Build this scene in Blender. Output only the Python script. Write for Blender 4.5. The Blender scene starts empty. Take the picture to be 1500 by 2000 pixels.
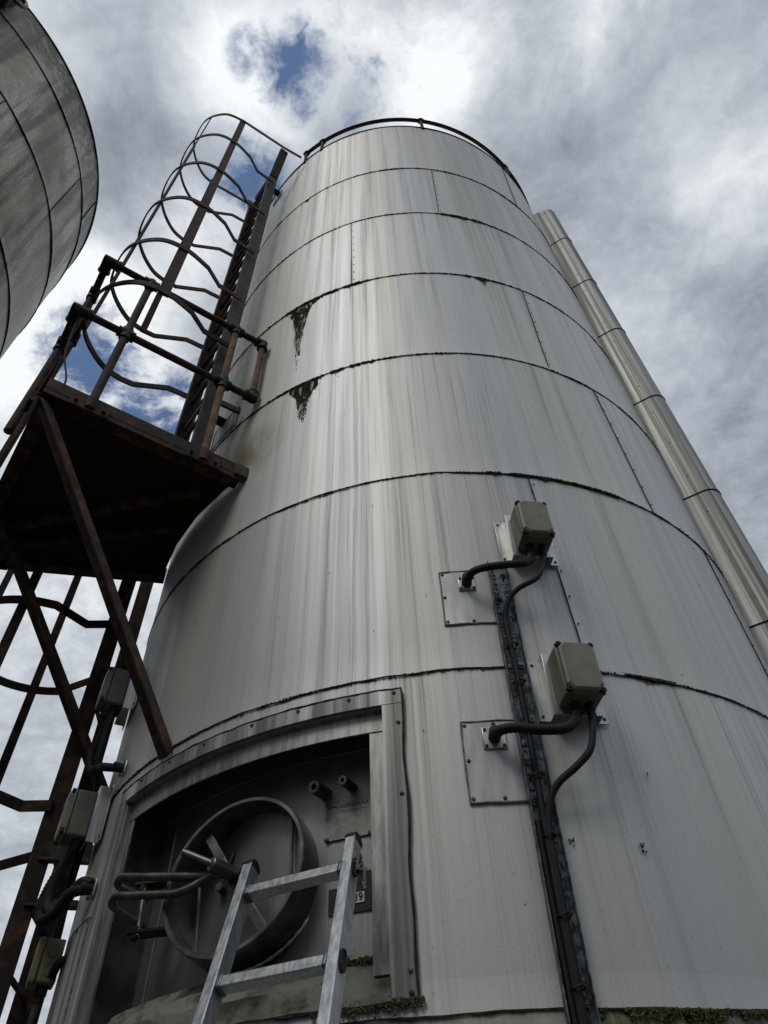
import bpy, math, random
from mathutils import Vector, Matrix, noise as mnoise
random.seed(7)
R=math.radians
U=0.85                      # design unit -> metres
CAMZ=1.6
CY=4.3039                   # silo axis distance from the camera (design units)
def W(P): return Vector((P[0]*U,P[1]*U,P[2]*U+CAMZ))

# ------------------------------------------------------------------ camera
scene=bpy.context.scene
col=scene.collection
cd=bpy.data.cameras.new('camera'); cam=bpy.data.objects.new('camera',cd); col.objects.link(cam)
TH,RO,YA=0.840322,-0.0442238,-0.0787891
fw=Vector((math.sin(YA)*math.cos(TH),math.cos(YA)*math.cos(TH),math.sin(TH)))
r0=Vector((math.cos(YA),-math.sin(YA),0)); u0=r0.cross(fw)
rr=math.cos(RO)*r0+math.sin(RO)*u0; uu=-math.sin(RO)*r0+math.cos(RO)*u0
M=Matrix((rr,uu,-fw)).transposed().to_4x4(); M.translation=Vector((0,0,CAMZ))
cam.matrix_world=M
cd.sensor_fit='VERTICAL'; cd.sensor_height=24; cd.lens=24*1387.15/2000; cd.clip_start=.05; cd.clip_end=5000
scene.camera=cam
scene.view_settings.view_transform='Standard'; scene.view_settings.look='None'
scene.view_settings.exposure=0.44; scene.view_settings.gamma=1

# ------------------------------------------------------------------ node helper
class NT:
    def __init__(s,tree): s.t=tree; s.n=tree.nodes; s.l=tree.links
    def put(s,sock,v):
        if isinstance(v,bpy.types.NodeSocket): s.l.new(v,sock)
        elif isinstance(v,(tuple,list)):
            if len(v)==3 and sock.type=='RGBA': v=(*v,1)
            sock.default_value=v
        else: sock.default_value=v
    def node(s,t,props={},ins={}):
        n=s.n.new(t)
        for k,v in props.items(): setattr(n,k,v)
        for k,v in ins.items(): s.put(n.inputs[k],v)
        return n
    def m(s,op,a,b=None,c=None,clamp=False):
        n=s.n.new('ShaderNodeMath'); n.operation=op; n.use_clamp=clamp
        for i,v in enumerate((a,b,c)):
            if v is not None: s.put(n.inputs[i],v)
        return n.outputs[0]
    def vm(s,op,a,b=None,out=0):
        n=s.n.new('ShaderNodeVectorMath'); n.operation=op
        s.put(n.inputs[0],a)
        if b is not None: s.put(n.inputs[1],b)
        return n.outputs[out]
    def mr(s,v,a,b,c=0.,d=1.,it='SMOOTHSTEP'):
        n=s.n.new('ShaderNodeMapRange'); n.interpolation_type=it
        for k,x in zip((0,1,2,3,4),(v,a,b,c,d)): s.put(n.inputs[k],x)
        return n.outputs[0]
    def noise(s,vec,scale=1.,detail=4.,rough=.55,dist=0.,out=0):
        n=s.n.new('ShaderNodeTexNoise')
        s.put(n.inputs['Vector'],vec)
        for k,x in (('Scale',scale),('Detail',detail),('Roughness',rough),('Distortion',dist)): s.put(n.inputs[k],x)
        return n.outputs[out]
    def mix(s,f,a,b,mode='MIX'):
        n=s.n.new('ShaderNodeMix'); n.data_type='RGBA'; n.blend_type=mode
        s.put(n.inputs[0],f); s.put(n.inputs[6],a); s.put(n.inputs[7],b)
        return n.outputs[2]
    def xyz(s,x,y,z):
        n=s.n.new('ShaderNodeCombineXYZ'); s.put(n.inputs[0],x); s.put(n.inputs[1],y); s.put(n.inputs[2],z); return n.outputs[0]
    def sep(s,v):
        n=s.n.new('ShaderNodeSeparateXYZ'); s.put(n.inputs[0],v); return n.outputs

# ------------------------------------------------------------------ sun + sky
SUN=Vector((-.36,-.74,1.0)).normalized()
sun_el=math.asin(SUN.z); sun_az=math.atan2(SUN.x,SUN.y)
wd=bpy.data.worlds.new('World'); scene.world=wd; wd.use_nodes=True
k=NT(wd.node_tree); k.n.clear()
sky=k.node('ShaderNodeTexSky',dict(sky_type='NISHITA',sun_disc=False,sun_elevation=sun_el,sun_rotation=sun_az,air_density=1.0,dust_density=.3,ozone_density=2.0))
dirn=k.node('ShaderNodeTexCoord').outputs['Generated']
dx,dy,dz=k.sep(dirn)
den=k.m('ADD',k.m('MAXIMUM',dz,0.02),.25)
P2=k.xyz(k.m('DIVIDE',dx,den),k.m('DIVIDE',dy,den),0.)
warp=k.vm('SCALE',k.vm('SUBTRACT',k.noise(P2,4.,5.,.6,out=1),(.5,.5,.5)),None)
wn=warp.node; wn.inputs['Scale'].default_value=.20
PW=k.vm('ADD',P2,warp)
DW=k.vm('ADD',dirn,k.vm('MULTIPLY',warp,(.42,.42,.42)))
def blob(v,c,s0):
    d=k.vm('DISTANCE',v,c,out=1)
    return k.mr(d,s0,0.,0.,1.)
gaps=[((-.092,.162,.983),.093,1.2),((-.135,.140,.981),.06,.65),((-.035,.195,.980),.10,.62),((.318,.185,.929),.075,.36),((.296,.226,.926),.07,.28),
      ((-.180,.262,.948),.10,1.0),((-.215,.300,.930),.09,.7),((-.385,.425,.820),.13,1.0),((-.350,.490,.800),.13,.95),((-.430,.450,.785),.10,.6),((-.28,.44,.85),.09,.45)]
g=None
for c,s0,a in gaps:
    b=k.m('MULTIPLY',blob(DW,c,s0),a); g=b if g is None else k.m('MAXIMUM',g,b)
n1=k.noise(PW,6.,10.,.66,.25); n2=k.noise(PW,2.2,8.,.58,.5); n3=k.noise(P2,22.,8.,.65,.3)
gap=k.m('ADD',g,k.m('MULTIPLY',k.m('SUBTRACT',n1,.5),3.6))
gap=k.m('ADD',gap,k.m('MULTIPLY',k.m('SUBTRACT',n3,.5),1.2))
gap=k.m('MULTIPLY',gap,k.mr(g,.0,.35))
cov=k.mr(gap,.18,.95,1.,0.)
# bright thin cloud around the gaps, heavy grey elsewhere
bright=[((-.14,.16,.976),.12,.8),((-.03,.13,.99),.12,.6),((.10,.155,.982),.10,.7),((.05,.22,.975),.09,.5),((-.24,.30,.92),.12,.55),((-.36,.36,.86),.12,.5),((-.42,.39,.82),.16,.8),((-.33,.52,.78),.16,.7),((.27,.12,.95),.12,.35),((.40,.30,.86),.14,.25),((-.44,.60,.67),.3,.42),((.22,.20,.95),.10,.30)]
bb=None
for c,s0,a in bright:
    b=k.m('MULTIPLY',blob(DW,c,s0),a); bb=b if bb is None else k.m('ADD',bb,b)
dark=[((.20,.33,.92),.24,.22),((-.26,.17,.95),.16,.75),((-.33,.24,.91),.13,.5),((-.10,.04,.994),.12,.3),((-.40,.47,.785),.05,.3),((.02,.08,.996),.07,.35),((.42,.42,.80),.2,.2),((.25,.26,.93),.1,.18),((.36,.08,.93),.12,.2)]
dd=None
for c,s0,a in dark:
    b=k.m('MULTIPLY',blob(DW,c,s0),a); dd=b if dd is None else k.m('ADD',dd,b)
lum=k.m('ADD',k.m('ADD',.27,k.m('MULTIPLY',bb,.66)),k.m('MULTIPLY',k.m('SUBTRACT',n2,.5),1.0))
lum=k.m('SUBTRACT',lum,k.m('MULTIPLY',dd,.30))
lum=k.m('ADD',lum,k.m('MULTIPLY',k.m('MULTIPLY',k.m('SUBTRACT',n1,.5),1.5),k.m('MINIMUM',k.m('ADD',bb,.30),1.)))
lum=k.m('ADD',lum,k.m('MULTIPLY',k.m('SUBTRACT',n3,.5),.28))
lum=k.mr(lum,.0,1.0,.20,1.08,'LINEAR')
lum=k.m('MINIMUM',lum,.74)
rear_dim=k.mr(k.m('ADD',dz,k.m('MULTIPLY',dy,.55)),-.5,.62,.10,1.,'SMOOTHSTEP')  # unseen rear sky dimmed low down to darken the silo's lower reflections
rear_dim=k.m('MULTIPLY',rear_dim,k.mr(dz,-.05,.12,.3,1.))
lum=k.m('MULTIPLY',lum,rear_dim)
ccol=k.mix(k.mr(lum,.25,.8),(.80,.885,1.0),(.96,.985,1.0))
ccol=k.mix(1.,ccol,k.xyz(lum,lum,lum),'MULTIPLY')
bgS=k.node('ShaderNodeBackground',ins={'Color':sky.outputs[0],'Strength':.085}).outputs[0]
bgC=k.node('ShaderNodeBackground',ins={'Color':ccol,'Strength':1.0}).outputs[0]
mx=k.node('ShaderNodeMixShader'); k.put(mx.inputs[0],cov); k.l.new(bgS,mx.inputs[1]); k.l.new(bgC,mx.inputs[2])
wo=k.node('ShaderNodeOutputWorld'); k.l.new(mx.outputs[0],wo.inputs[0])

ld=bpy.data.lights.new('sun','SUN'); ld.energy=.56; ld.angle=R(20.0); ld.color=(1,.95,.88)
sun=bpy.data.objects.new('sun',ld); col.objects.link(sun)
sun.rotation_euler=SUN.to_track_quat('Z','Y').to_euler(); sun.location=(-6,-6,14)

# ------------------------------------------------------------------ mesh helper
ORG={}
def tag(o,label=None,cat=None,group=None,kind=None):
    for a,b in (('label',label),('category',cat),('group',group),('kind',kind)):
        if b: o[a]=b
def root_of(o):
    while o.parent: o=o.parent
    return o
def each(items,name,mat,parent,n=8):
    # one object per screw/rivet: items (centre, axis, profile)
    for c,ax,prof in items:
        m_=MB(); m_.lathe(c,ax,prof,n); m_.build(name,mat,parent)
class MB:
    def __init__(s): s.v=[]; s.f=[]; s.att=None
    def add(s,vs,fs):
        b=len(s.v); s.v+= [Vector(v) for v in vs]; s.f+=[tuple(i+b for i in f) for f in fs]
    def obox(s,c,a,b,d):       # half-extent vectors
        c,a,b,d=map(Vector,(c,a,b,d))
        vs=[c+i*a+j*b+q*d for i in(-1,1) for j in(-1,1) for q in(-1,1)]
        fs=[(0,1,3,2),(4,6,7,5),(0,4,5,1),(2,3,7,6),(0,2,6,4),(1,5,7,3)]
        if a.cross(b).dot(d)<0: fs=[f[::-1] for f in fs]
        s.add(vs,fs)
    def beam(s,p,q,w,t,side):  # rectangular bar p->q, width w along side, thickness t
        p,q,side=Vector(p),Vector(q),Vector(side); d=(q-p).normalized()
        a=(side-d*side.dot(d)).normalized(); b=d.cross(a)
        s.obox((p+q)/2,(q-p)/2,a*w/2,b*t/2)
    def tube(s,pts,r,n=12,closed=False,caps=True):
        pts=[Vector(p) for p in pts]; N=len(pts)
        rad=r if isinstance(r,(list,tuple)) else [r]*N
        T=[]
        for i in range(N):
            a=pts[(i-1)%N] if (closed or i>0) else pts[i]; b=pts[(i+1)%N] if (closed or i<N-1) else pts[i]
            T.append((b-a).normalized())
        nrm=T[0].orthogonal().normalized(); rings=[]
        for i in range(N):
            if i: 
                ax=T[i-1].cross(T[i])
                if ax.length>1e-7: nrm=Matrix.Rotation(T[i-1].angle(T[i]),3,ax.normalized())@nrm
            nrm=(nrm-T[i]*nrm.dot(T[i])).normalized(); bi=T[i].cross(nrm)
            rings.append([pts[i]+rad[i]*(math.cos(2*math.pi*j/n)*nrm+math.sin(2*math.pi*j/n)*bi) for j in range(n)])
        vs=[v for g_ in rings for v in g_]; fs=[]
        for i in range(N if closed else N-1):
            for j in range(n):
                a=i*n+j;b=i*n+(j+1)%n;c=((i+1)%N)*n+(j+1)%n;d=((i+1)%N)*n+j
                fs.append((a,b,c,d))
        if caps and not closed: fs.append(tuple(range(n))[::-1]); fs.append(tuple((N-1)*n+j for j in range(n)))
        s.add(vs,fs)
    def ribbon(s,pts,h,t,up=(0,0,1),closed=False):   # flat strap: height h along up, thickness t
        pts=[Vector(p) for p in pts]; up=Vector(up); N=len(pts); vs=[]
        for i in range(N):
            a=pts[(i-1)%N] if (closed or i>0) else pts[i]; b=pts[(i+1)%N] if (closed or i<N-1) else pts[i]
            d=(b-a).normalized(); sd=d.cross(up).normalized()
            for x,y in((-1,-1),(1,-1),(1,1),(-1,1)): vs.append(pts[i]+sd*(x*t/2)+up*(y*h/2))
        fs=[]
        for i in range(N if closed else N-1):
            for j in range(4): fs.append((i*4+j,((i+1)%N)*4+j,((i+1)%N)*4+(j+1)%4,i*4+(j+1)%4))
        if not closed: fs+=[(0,1,2,3),tuple((N-1)*4+j for j in (3,2,1,0))]
        s.add(vs,fs)
    def lathe(s,c,ax,prof,n=20,capa=True,capb=True):  # prof: (distance along ax, radius)
        c=Vector(c); ax=Vector(ax).normalized(); a=ax.orthogonal().normalized(); b=ax.cross(a)
        vs=[c+ax*h+r_*(math.cos(2*math.pi*j/n)*a+math.sin(2*math.pi*j/n)*b) for h,r_ in prof for j in range(n)]
        fs=[(i*n+j,i*n+(j+1)%n,(i+1)*n+(j+1)%n,(i+1)*n+j) for i in range(len(prof)-1) for j in range(n)]
        if capa: fs.append(tuple(range(n))[::-1])
        if capb: fs.append(tuple((len(prof)-1)*n+j for j in range(n)))
        s.add(vs,fs)
    def prism(s,poly,d):       # polygon (list of 3d points) extruded by vector d
        poly=[Vector(p) for p in poly]; d=Vector(d); n=len(poly)
        s.add(poly+[p+d for p in poly],[tuple(range(n))[::-1],tuple(range(n,2*n))]+[(i,(i+1)%n,n+(i+1)%n,n+i) for i in range(n)])
    def blob(s,c,r_):
        c=Vector(c); q=[]
        ax=[Vector((random.gauss(0,1),random.gauss(0,1),random.gauss(0,1))).normalized()]
        ax.append(ax[0].orthogonal().normalized()); ax.append(ax[0].cross(ax[1]))
        for a in ax: 
            for sg in(1,-1): q.append(c+a*sg*r_*random.uniform(.6,1.25))
        s.add(q,[(0,2,4),(2,1,4),(1,3,4),(3,0,4),(2,0,5),(1,2,5),(3,1,5),(0,3,5)])
    def build(s,name,mat,parent=None,org=None,smooth=35,bevel=0,bseg=2):
        me=bpy.data.meshes.new(name)
        if parent is not None: O=ORG[root_of(parent).name]
        else:
            if org is None:
                n=len(s.v); org=(sum(v.x for v in s.v)/n,sum(v.y for v in s.v)/n,min(v.z for v in s.v))
            O=W(org)
        me.from_pydata([tuple(W(v)-O) for v in s.v],[],s.f); me.update()
        me.materials.append(mat)
        if smooth:
            me.shade_smooth(); me.set_sharp_from_angle(angle=R(smooth))
        if s.att:
            a=me.attributes.new('down','FLOAT','POINT'); a.data.foreach_set('value',s.att)
        o=bpy.data.objects.new(name,me); col.objects.link(o)
        if parent is not None: o.parent=parent
        else: o.location=O; ORG[o.name]=O
        if bevel:
            md=o.modifiers.new('bevel','BEVEL'); md.width=bevel*U; md.segments=bseg; md.limit_method='ANGLE'; md.angle_limit=R(40)
        return o
def thing(name,org,label,cat,group=None):
    o=bpy.data.objects.new(name,None); col.objects.link(o); O=W(org); o.location=O; ORG[o.name]=O; o.empty_display_size=.1
    tag(o,label,cat,group); return o
def P(th,z,r_,c=(0,CY)):
    t=R(th); return Vector((c[0]+r_*math.sin(t),c[1]-r_*math.cos(t),z))
def er(th): return Vector((math.sin(R(th)),-math.cos(R(th)),0))
def et(th): return Vector((math.cos(R(th)),math.sin(R(th)),0))
EZ=Vector((0,0,1))
def cylgrid(mb,ths,zs,rf,skip=None,c=(0,CY),top=None):
    b=len(mb.v); nz=len(zs)
    for th in ths:
        for z in zs: mb.v.append(P(th,z,rf(th,z),c)); 
        if top is not None: mb.att+=[(top-z)*U for z in zs]
    for i in range(len(ths)-1):
        for j in range(nz-1):
            if skip and skip((ths[i]+ths[i+1])/2,(zs[j]+zs[j+1])/2): continue
            a=b+i*nz+j; mb.f.append((a,a+nz,a+nz+1,a+1))
def cylbox(mb,t0,t1,z0,z1,ra,rb,step=1.5):
    n=max(1,int(abs(t1-t0)/step)); vs=[];fs=[]
    for i in range(n+1):
        th=t0+(t1-t0)*i/n
        vs+=[P(th,z0,ra),P(th,z0,rb),P(th,z1,rb),P(th,z1,ra)]
    for i in range(n):
        for j in range(4): fs.append((i*4+j,i*4+(j+1)%4,(i+1)*4+(j+1)%4,(i+1)*4+j))
    fs+=[(3,2,1,0),tuple(n*4+j for j in range(4))]
    mb.add(vs,fs)
def catmull(pts,n=6,closed=False):
    pts=[Vector(p) for p in pts]; N=len(pts); out=[]
    for i in range(N if closed else N-1):
        p0=pts[(i-1)%N] if closed or i>0 else pts[i]; p1=pts[i]; p2=pts[(i+1)%N]; p3=pts[(i+2)%N] if closed or i<N-2 else pts[(i+1)%N]
        for j in range(n):
            t=j/n; out.append(.5*((2*p1)+(p2-p0)*t+(2*p0-5*p1+4*p2-p3)*t*t+(3*p1-p0-3*p2+p3)*t**3))
    if not closed: out.append(pts[-1])
    return out
def fillet(pts,r_,n=6):
    pts=[Vector(p) for p in pts]; out=[pts[0]]
    for i in range(1,len(pts)-1):
        a,b,c=pts[i-1],pts[i],pts[i+1]; u=(a-b); v=(c-b); d=min(r_,u.length*.49,v.length*.49)
        s0=b+u.normalized()*d; s1=b+v.normalized()*d
        for j in range(n+1):
            t=j/n; out.append((1-t)**2*s0+2*t*(1-t)*b+t*t*s1)
    out.append(pts[-1]); return out

# ------------------------------------------------------------------ materials
def newmat(name):
    m=bpy.data.materials.new(name); m.use_nodes=True; k=NT(m.node_tree); b=k.n['Principled BSDF']; return m,k,b
def simple(name,c1,c2,rough=.6,metal=0.,scale=12.,det=6.,lo=.35,hi=.65,bump=.3,bscale=60.,bdist=.002,stretch=(1,1,1),r2=None):
    m,k,b=newmat(name); oc=k.node('ShaderNodeTexCoord').outputs['Object']
    v=k.vm('MULTIPLY',oc,stretch)
    n=k.noise(v,scale,det,.6,.2); f=k.mr(n,lo,hi)
    k.put(b.inputs['Base Color'],k.mix(f,c1,c2)); 
    k.put(b.inputs['Metallic'],metal)
    k.put(b.inputs['Roughness'],k.mr(n,.3,.7,rough,r2 if r2 is not None else min(1,rough+.15),'LINEAR'))
    if bump:
        bn=k.node('ShaderNodeBump',ins={'Strength':bump,'Distance':bdist,'Height':k.noise(v,bscale,5.,.6)}); k.put(b.inputs['Normal'],bn.outputs[0])
    return m
def silo_metal(name,dirt=.5,green=0.,blue=1.,base=(.605,.61,.60),metal=.64,rough=.54,ru=1.7):
    m,k,b=newmat(name)
    oc=k.node('ShaderNodeTexCoord').outputs['Object']; x,y,z=k.sep(oc)
    th=k.m('ARCTAN2',x,k.m('MULTIPLY',y,-1.))
    u=k.m('MULTIPLY',th,ru)
    rnd=k.m('MULTIPLY',k.node('ShaderNodeObjectInfo').outputs['Random'],37.)
    down=k.node('ShaderNodeAttribute',dict(attribute_name='down')).outputs['Fac']
    # slight waviness of runs
    wob=k.m('MULTIPLY',k.m('SUBTRACT',k.noise(k.xyz(k.m('MULTIPLY',u,3.),k.m('MULTIPLY',z,5.),rnd),1.,3.),.5),.008)
    uw=k.m('ADD',u,wob)
    fine=k.noise(k.xyz(k.m('MULTIPLY',uw,150.),k.m('MULTIPLY',z,.75),rnd),1.,4.,.62,.12)
    med=k.noise(k.xyz(k.m('MULTIPLY',uw,15.),k.m('MULTIPLY',z,.20),0.),1.,5.,.62,.15)
    broad=k.noise(k.xyz(k.m('MULTIPLY',u,2.6),k.m('MULTIPLY',z,.14),0.),1.,3.,.5)
    spot=k.noise(k.xyz(k.m('MULTIPLY',u,140.),k.m('MULTIPLY',z,90.),0.),1.,3.,.6)
    grain=k.noise(k.xyz(k.m('MULTIPLY',u,500.),k.m('MULTIPLY',z,6.),0.),1.,2.,.5)
    warm=k.mix(k.mr(broad,.42,.60),(base[0]*1.01,base[1]*1.0,base[2]*.96),(base[0]*(.965 if blue else 1),base[1]*.985,base[2]*1.02))
    c=k.mix(k.m('MULTIPLY',k.mr(grain,.3,.7),.12),warm,(.45,.45,.45))
    tone=k.mr(k.node('ShaderNodeObjectInfo').outputs['Random'],0.,1.,.93,1.04,'LINEAR')
    c=k.mix(1.,c,k.xyz(tone,tone,tone),'MULTIPLY')
    # dark brown runs, stronger close below the joint above
    runs=k.m('MULTIPLY',k.mr(fine,.48,.70),k.mr(med,.40,.62,.22,1.))
    fall=k.mr(down,0.,.9,1.,.45)
    c=k.mix(k.m('MULTIPLY',k.m('MULTIPLY',runs,fall),dirt*.85),c,(.20,.19,.17))
    wide=k.m('MULTIPLY',k.mr(med,.50,.66),k.m('MULTIPLY',fall,dirt*.55))
    c=k.mix(wide,c,(.36,.35,.33))
    lite=k.m('MULTIPLY',k.mr(fine,.46,.30),.10)
    c=k.mix(lite,c,(.80,.80,.80))
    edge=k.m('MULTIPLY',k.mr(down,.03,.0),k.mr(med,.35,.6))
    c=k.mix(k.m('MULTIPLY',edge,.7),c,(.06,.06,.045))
    sp=k.mr(spot,.60,.72); c=k.mix(k.m('MULTIPLY',sp,.38),c,(.12,.11,.09))
    if green:
        green=k.mr(k.m('MULTIPLY',th,180/math.pi),8.6,10.,.12,green) if name=='algae skirt' else green
        gn=k.noise(k.xyz(k.m('MULTIPLY',uw,22.),k.m('MULTIPLY',z,7.),0.),1.,6.,.65,.4)
        c=k.mix(k.m('MULTIPLY',k.mr(gn,.34,.58),green),c,(.15,.16,.045))
        gd=k.noise(k.xyz(k.m('MULTIPLY',uw,40.),k.m('MULTIPLY',z,22.),0.),1.,6.,.65,.4)
        c=k.mix(k.m('MULTIPLY',k.mr(gd,.52,.62),green),c,(.025,.024,.014))
    if name=='cladding':
        thd=k.m('MULTIPLY',th,180/math.pi)
        mn_=k.noise(k.xyz(k.m('MULTIPLY',uw,90.),k.m('MULTIPLY',z,26.),0.),1.,6.,.65,.5)
        mn2=k.noise(k.xyz(k.m('MULTIPLY',uw,26.),k.m('MULTIPLY',z,3.),5.),1.,4.,.6,.2)
        for tc,w_,zt_,D_ in ((-22.6,3.4,5.295,.85),(-20.0,3.2,4.064,.42),(19.2,1.2,5.295,.20),(18.5,7.,6.612,.05),(-21,6.,5.295,.07),(24.,9.,2.842,.035),(24.5,4.,1.637,.05)):
            zt_=(zt_-GZ)*U; D_*=U
            d=k.m('DIVIDE',k.m('SUBTRACT',zt_,z),D_)
            ww=k.m('MULTIPLY',k.m('POWER',k.m('SUBTRACT',1.,k.m('MINIMUM',k.m('MAXIMUM',d,0.),1.)),1.25),w_)
            a_=k.m('ABSOLUTE',k.m('SUBTRACT',thd,tc))
            ms_=k.m('MULTIPLY',k.mr(k.m('SUBTRACT',k.m('ADD',ww,k.m('MULTIPLY',k.m('SUBTRACT',mn2,.5),3.5)),a_),-.25,.7),k.mr(d,-.01,.0))
            ms_=k.m('MULTIPLY',ms_,k.mr(d,1.,.6)) 
            ms_=k.m('MULTIPLY',ms_,k.mr(mn_,.22,.48))
            c=k.mix(k.m('MULTIPLY',ms_,.9),c,k.mix(k.mr(mn2,.4,.6),(.040,.048,.016),(.12,.13,.05)))
    # rust weeping beside the platform fixing (a real stain with a place of its own)
    if name=='cladding':
        d1=k.vm('DISTANCE',oc,tuple(W((P(-31.5,3.56,2.0)))-W((0,CY,GZ))),out=1)
        rn=k.m('MULTIPLY',k.mr(d1,.30,.02),k.mr(k.noise(k.xyz(k.m('MULTIPLY',u,12.),k.m('MULTIPLY',z,4.),0.),1.,4.),.3,.6,.35,1.))
        c=k.mix(k.m('MULTIPLY',rn,.75),c,(.16,.10,.045))
    k.put(b.inputs['Base Color'],c)
    dm=k.m('ADD',runs,wide)
    k.put(b.inputs['Metallic'],k.m('SUBTRACT',metal,k.m('MULTIPLY',dm,.18),clamp=True))
    k.put(b.inputs['Roughness'],k.m('ADD',k.mr(med,.3,.7,rough-.04,rough+.10,'LINEAR'),k.m('MULTIPLY',runs,.05)))
    h=k.m('ADD',k.m('MULTIPLY',grain,.35),k.m('ADD',k.m('MULTIPLY',fine,.22),k.m('MULTIPLY',spot,.35)))
    bn=k.node('ShaderNodeBump',ins={'Strength':.25,'Distance':.0015,'Height':h}); k.put(b.inputs['Normal'],bn.outputs[0])
    return m
GZ=-CAMZ/U
M_clad=silo_metal('cladding',.62)
M_trim=silo_metal('stained trim',.55,green=.05,base=(.58,.585,.57),rough=.5,metal=.55)
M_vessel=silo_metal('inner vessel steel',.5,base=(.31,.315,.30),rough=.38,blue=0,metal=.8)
M_pipe=silo_metal('pipe jacket sheet',.75,base=(.50,.505,.50),metal=.55,rough=.58,ru=.14)
M_sill=simple('mossy sill',(.075,.078,.040),(.26,.26,.23),.7,.25,7.,9.,.33,.56,.5,60.,.003,stretch=(1.6,1.6,2.2))
M_skirt=silo_metal('algae skirt',.9,green=.95,base=(.50,.50,.45),rough=.6,metal=.35)
M_old=silo_metal('old silo sheet',.5,base=(.5,.5,.5))
def old_silo():
    m,k,b=newmat('algae covered sheet')
    oc=k.node('ShaderNodeTexCoord').outputs['Object']; x,y,z=k.sep(oc)
    th=k.m('ARCTAN2',x,k.m('MULTIPLY',y,-1.)); u=k.m('MULTIPLY',th,1.7)
    down=k.node('ShaderNodeAttribute',dict(attribute_name='down')).outputs['Fac']
    med=k.noise(k.xyz(k.m('MULTIPLY',u,7.),k.m('MULTIPLY',z,.35),0.),1.,6.,.6,.3)
    big=k.noise(k.xyz(k.m('MULTIPLY',u,1.8),k.m('MULTIPLY',z,.8),3.),1.,5.,.6,.3)
    gr=k.noise(oc,95.,4.,.7); blot=k.noise(oc,14.,6.,.65,.4)
    c=k.mix(k.mr(gr,.36,.62),(.32,.29,.22),(.66,.62,.53))
    c=k.mix(k.m('MULTIPLY',k.mr(big,.40,.58),.7),c,(.13,.12,.06))
    c=k.mix(k.m('MULTIPLY',k.mr(med,.46,.62),.8),c,(.07,.065,.042))
    rim=k.m('MULTIPLY',k.mr(down,.75,.05),k.mr(blot,.34,.58))
    c=k.mix(k.m('MULTIPLY',rim,.85),c,(.022,.024,.014))
    c=k.mix(k.m('MULTIPLY',k.mr(blot,.60,.72),.35),c,(.05,.05,.03))
    k.put(b.inputs['Base Color'],c); k.put(b.inputs['Metallic'],.35); k.put(b.inputs['Roughness'],k.mr(gr,.3,.7,.5,.32,'LINEAR'))
    bn=k.node('ShaderNodeBump',ins={'Strength':.35,'Distance':.003,'Height':gr}); k.put(b.inputs['Normal'],bn.outputs[0])
    return m
M_old=old_silo()
M_rust=simple('rusty dark paint',(.019,.014,.012),(.120,.058,.030),.75,0,14.,8.,.42,.68,.5,90.,.003)
M_rust2=simple('rusty brown pipe',(.10,.062,.036),(.27,.165,.09),.8,0,22.,8.,.35,.65,.5,110.,.003,stretch=(1,1,.5))
M_greyp=simple('weathered grey paint',(.045,.045,.038),(.10,.10,.085),.7,0,16.,7.,.4,.65,.4,90.)
M_black=simple('black fitting',(.008,.008,.008),(.02,.018,.016),.6,0,30.,5.,.4,.6,.3,90.)
M_cable=simple('black cable',(.004,.004,.0045),(.009,.009,.009),.62,0,40.,4.,.4,.7,.2,150.)
M_bead=simple('sealant and dirt',(.012,.012,.010),(.05,.05,.042),.8,0,50.,4.,.4,.7,.5,150.)
M_seal=simple('grey sealant',(.10,.10,.095),(.26,.26,.25),.5,0,40.,5.,.35,.65,.5,80.)
M_moss=simple('moss',(.030,.036,.012),(.115,.125,.042),.95,0,60.,5.,.35,.7,.6,200.,.004)
M_box=simple('weathered grey plastic',(.13,.13,.105),(.23,.228,.19),.5,0,9.,7.,.35,.7,.25,120.,.001)
M_lid=simple('yellowed plastic lid',(.15,.148,.110),(.26,.255,.205),.38,0,7.,6.,.35,.7,.2,120.,.001)
M_beige=simple('beige plastic',(.16,.15,.09),(.24,.22,.15),.5,0,12.,6.,.35,.7,.2,120.,.001)
M_plate=simple('bright sheet steel',(.44,.44,.42),(.68,.68,.66),.30,.85,9.,6.,.35,.65,.15,60.,.001,stretch=(6,6,.6))
M_dull=simple('dull stainless steel',(.10,.10,.093),(.20,.20,.188),.34,.85,12.,6.,.35,.65,.2,80.,.001)
M_galv=simple('galvanised steel',(.05,.06,.07),(.20,.23,.26),.5,.65,34.,7.,.40,.60,.4,70.,.002)
M_alu=simple('scuffed aluminium',(.48,.51,.55),(.68,.71,.74),.30,.85,16.,7.,.35,.65,.12,80.,.001,stretch=(5,5,.8))
M_cap=simple('black plastic',(.008,.008,.008),(.018,.017,.016),.6)
M_white=simple('white label',(.55,.55,.52),(.72,.72,.70),.6,0,30.)
M_ink=simple('black ink',(.01,.01,.01),(.02,.02,.02),.6,0,30.,bump=0)
M_purple=simple('faded sticker',(.02,.02,.03),(.045,.04,.055),.7,0,30.)
M_screw=simple('rusty screw head',(.06,.05,.04),(.22,.20,.18),.5,.5,60.)
M_ground=simple('concrete yard',(.035,.034,.031),(.075,.072,.066),.9,0,.8,8.,.35,.65,.5,30.,.01)
M_probe=simple('dull probe plate',(.42,.42,.405),(.60,.60,.585),.36,.75,5.,6.,.35,.65,.15,60.,.001,stretch=(4,4,.8))
M_deck=simple('shade-black steel deck',(.008,.007,.006),(.024,.016,.012),.8,0,10.)  # near-black colour stands in for the shade under the platform
M_rag=simple('frayed twine',(.16,.13,.10),(.32,.27,.22),.95,0,60.)

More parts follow.
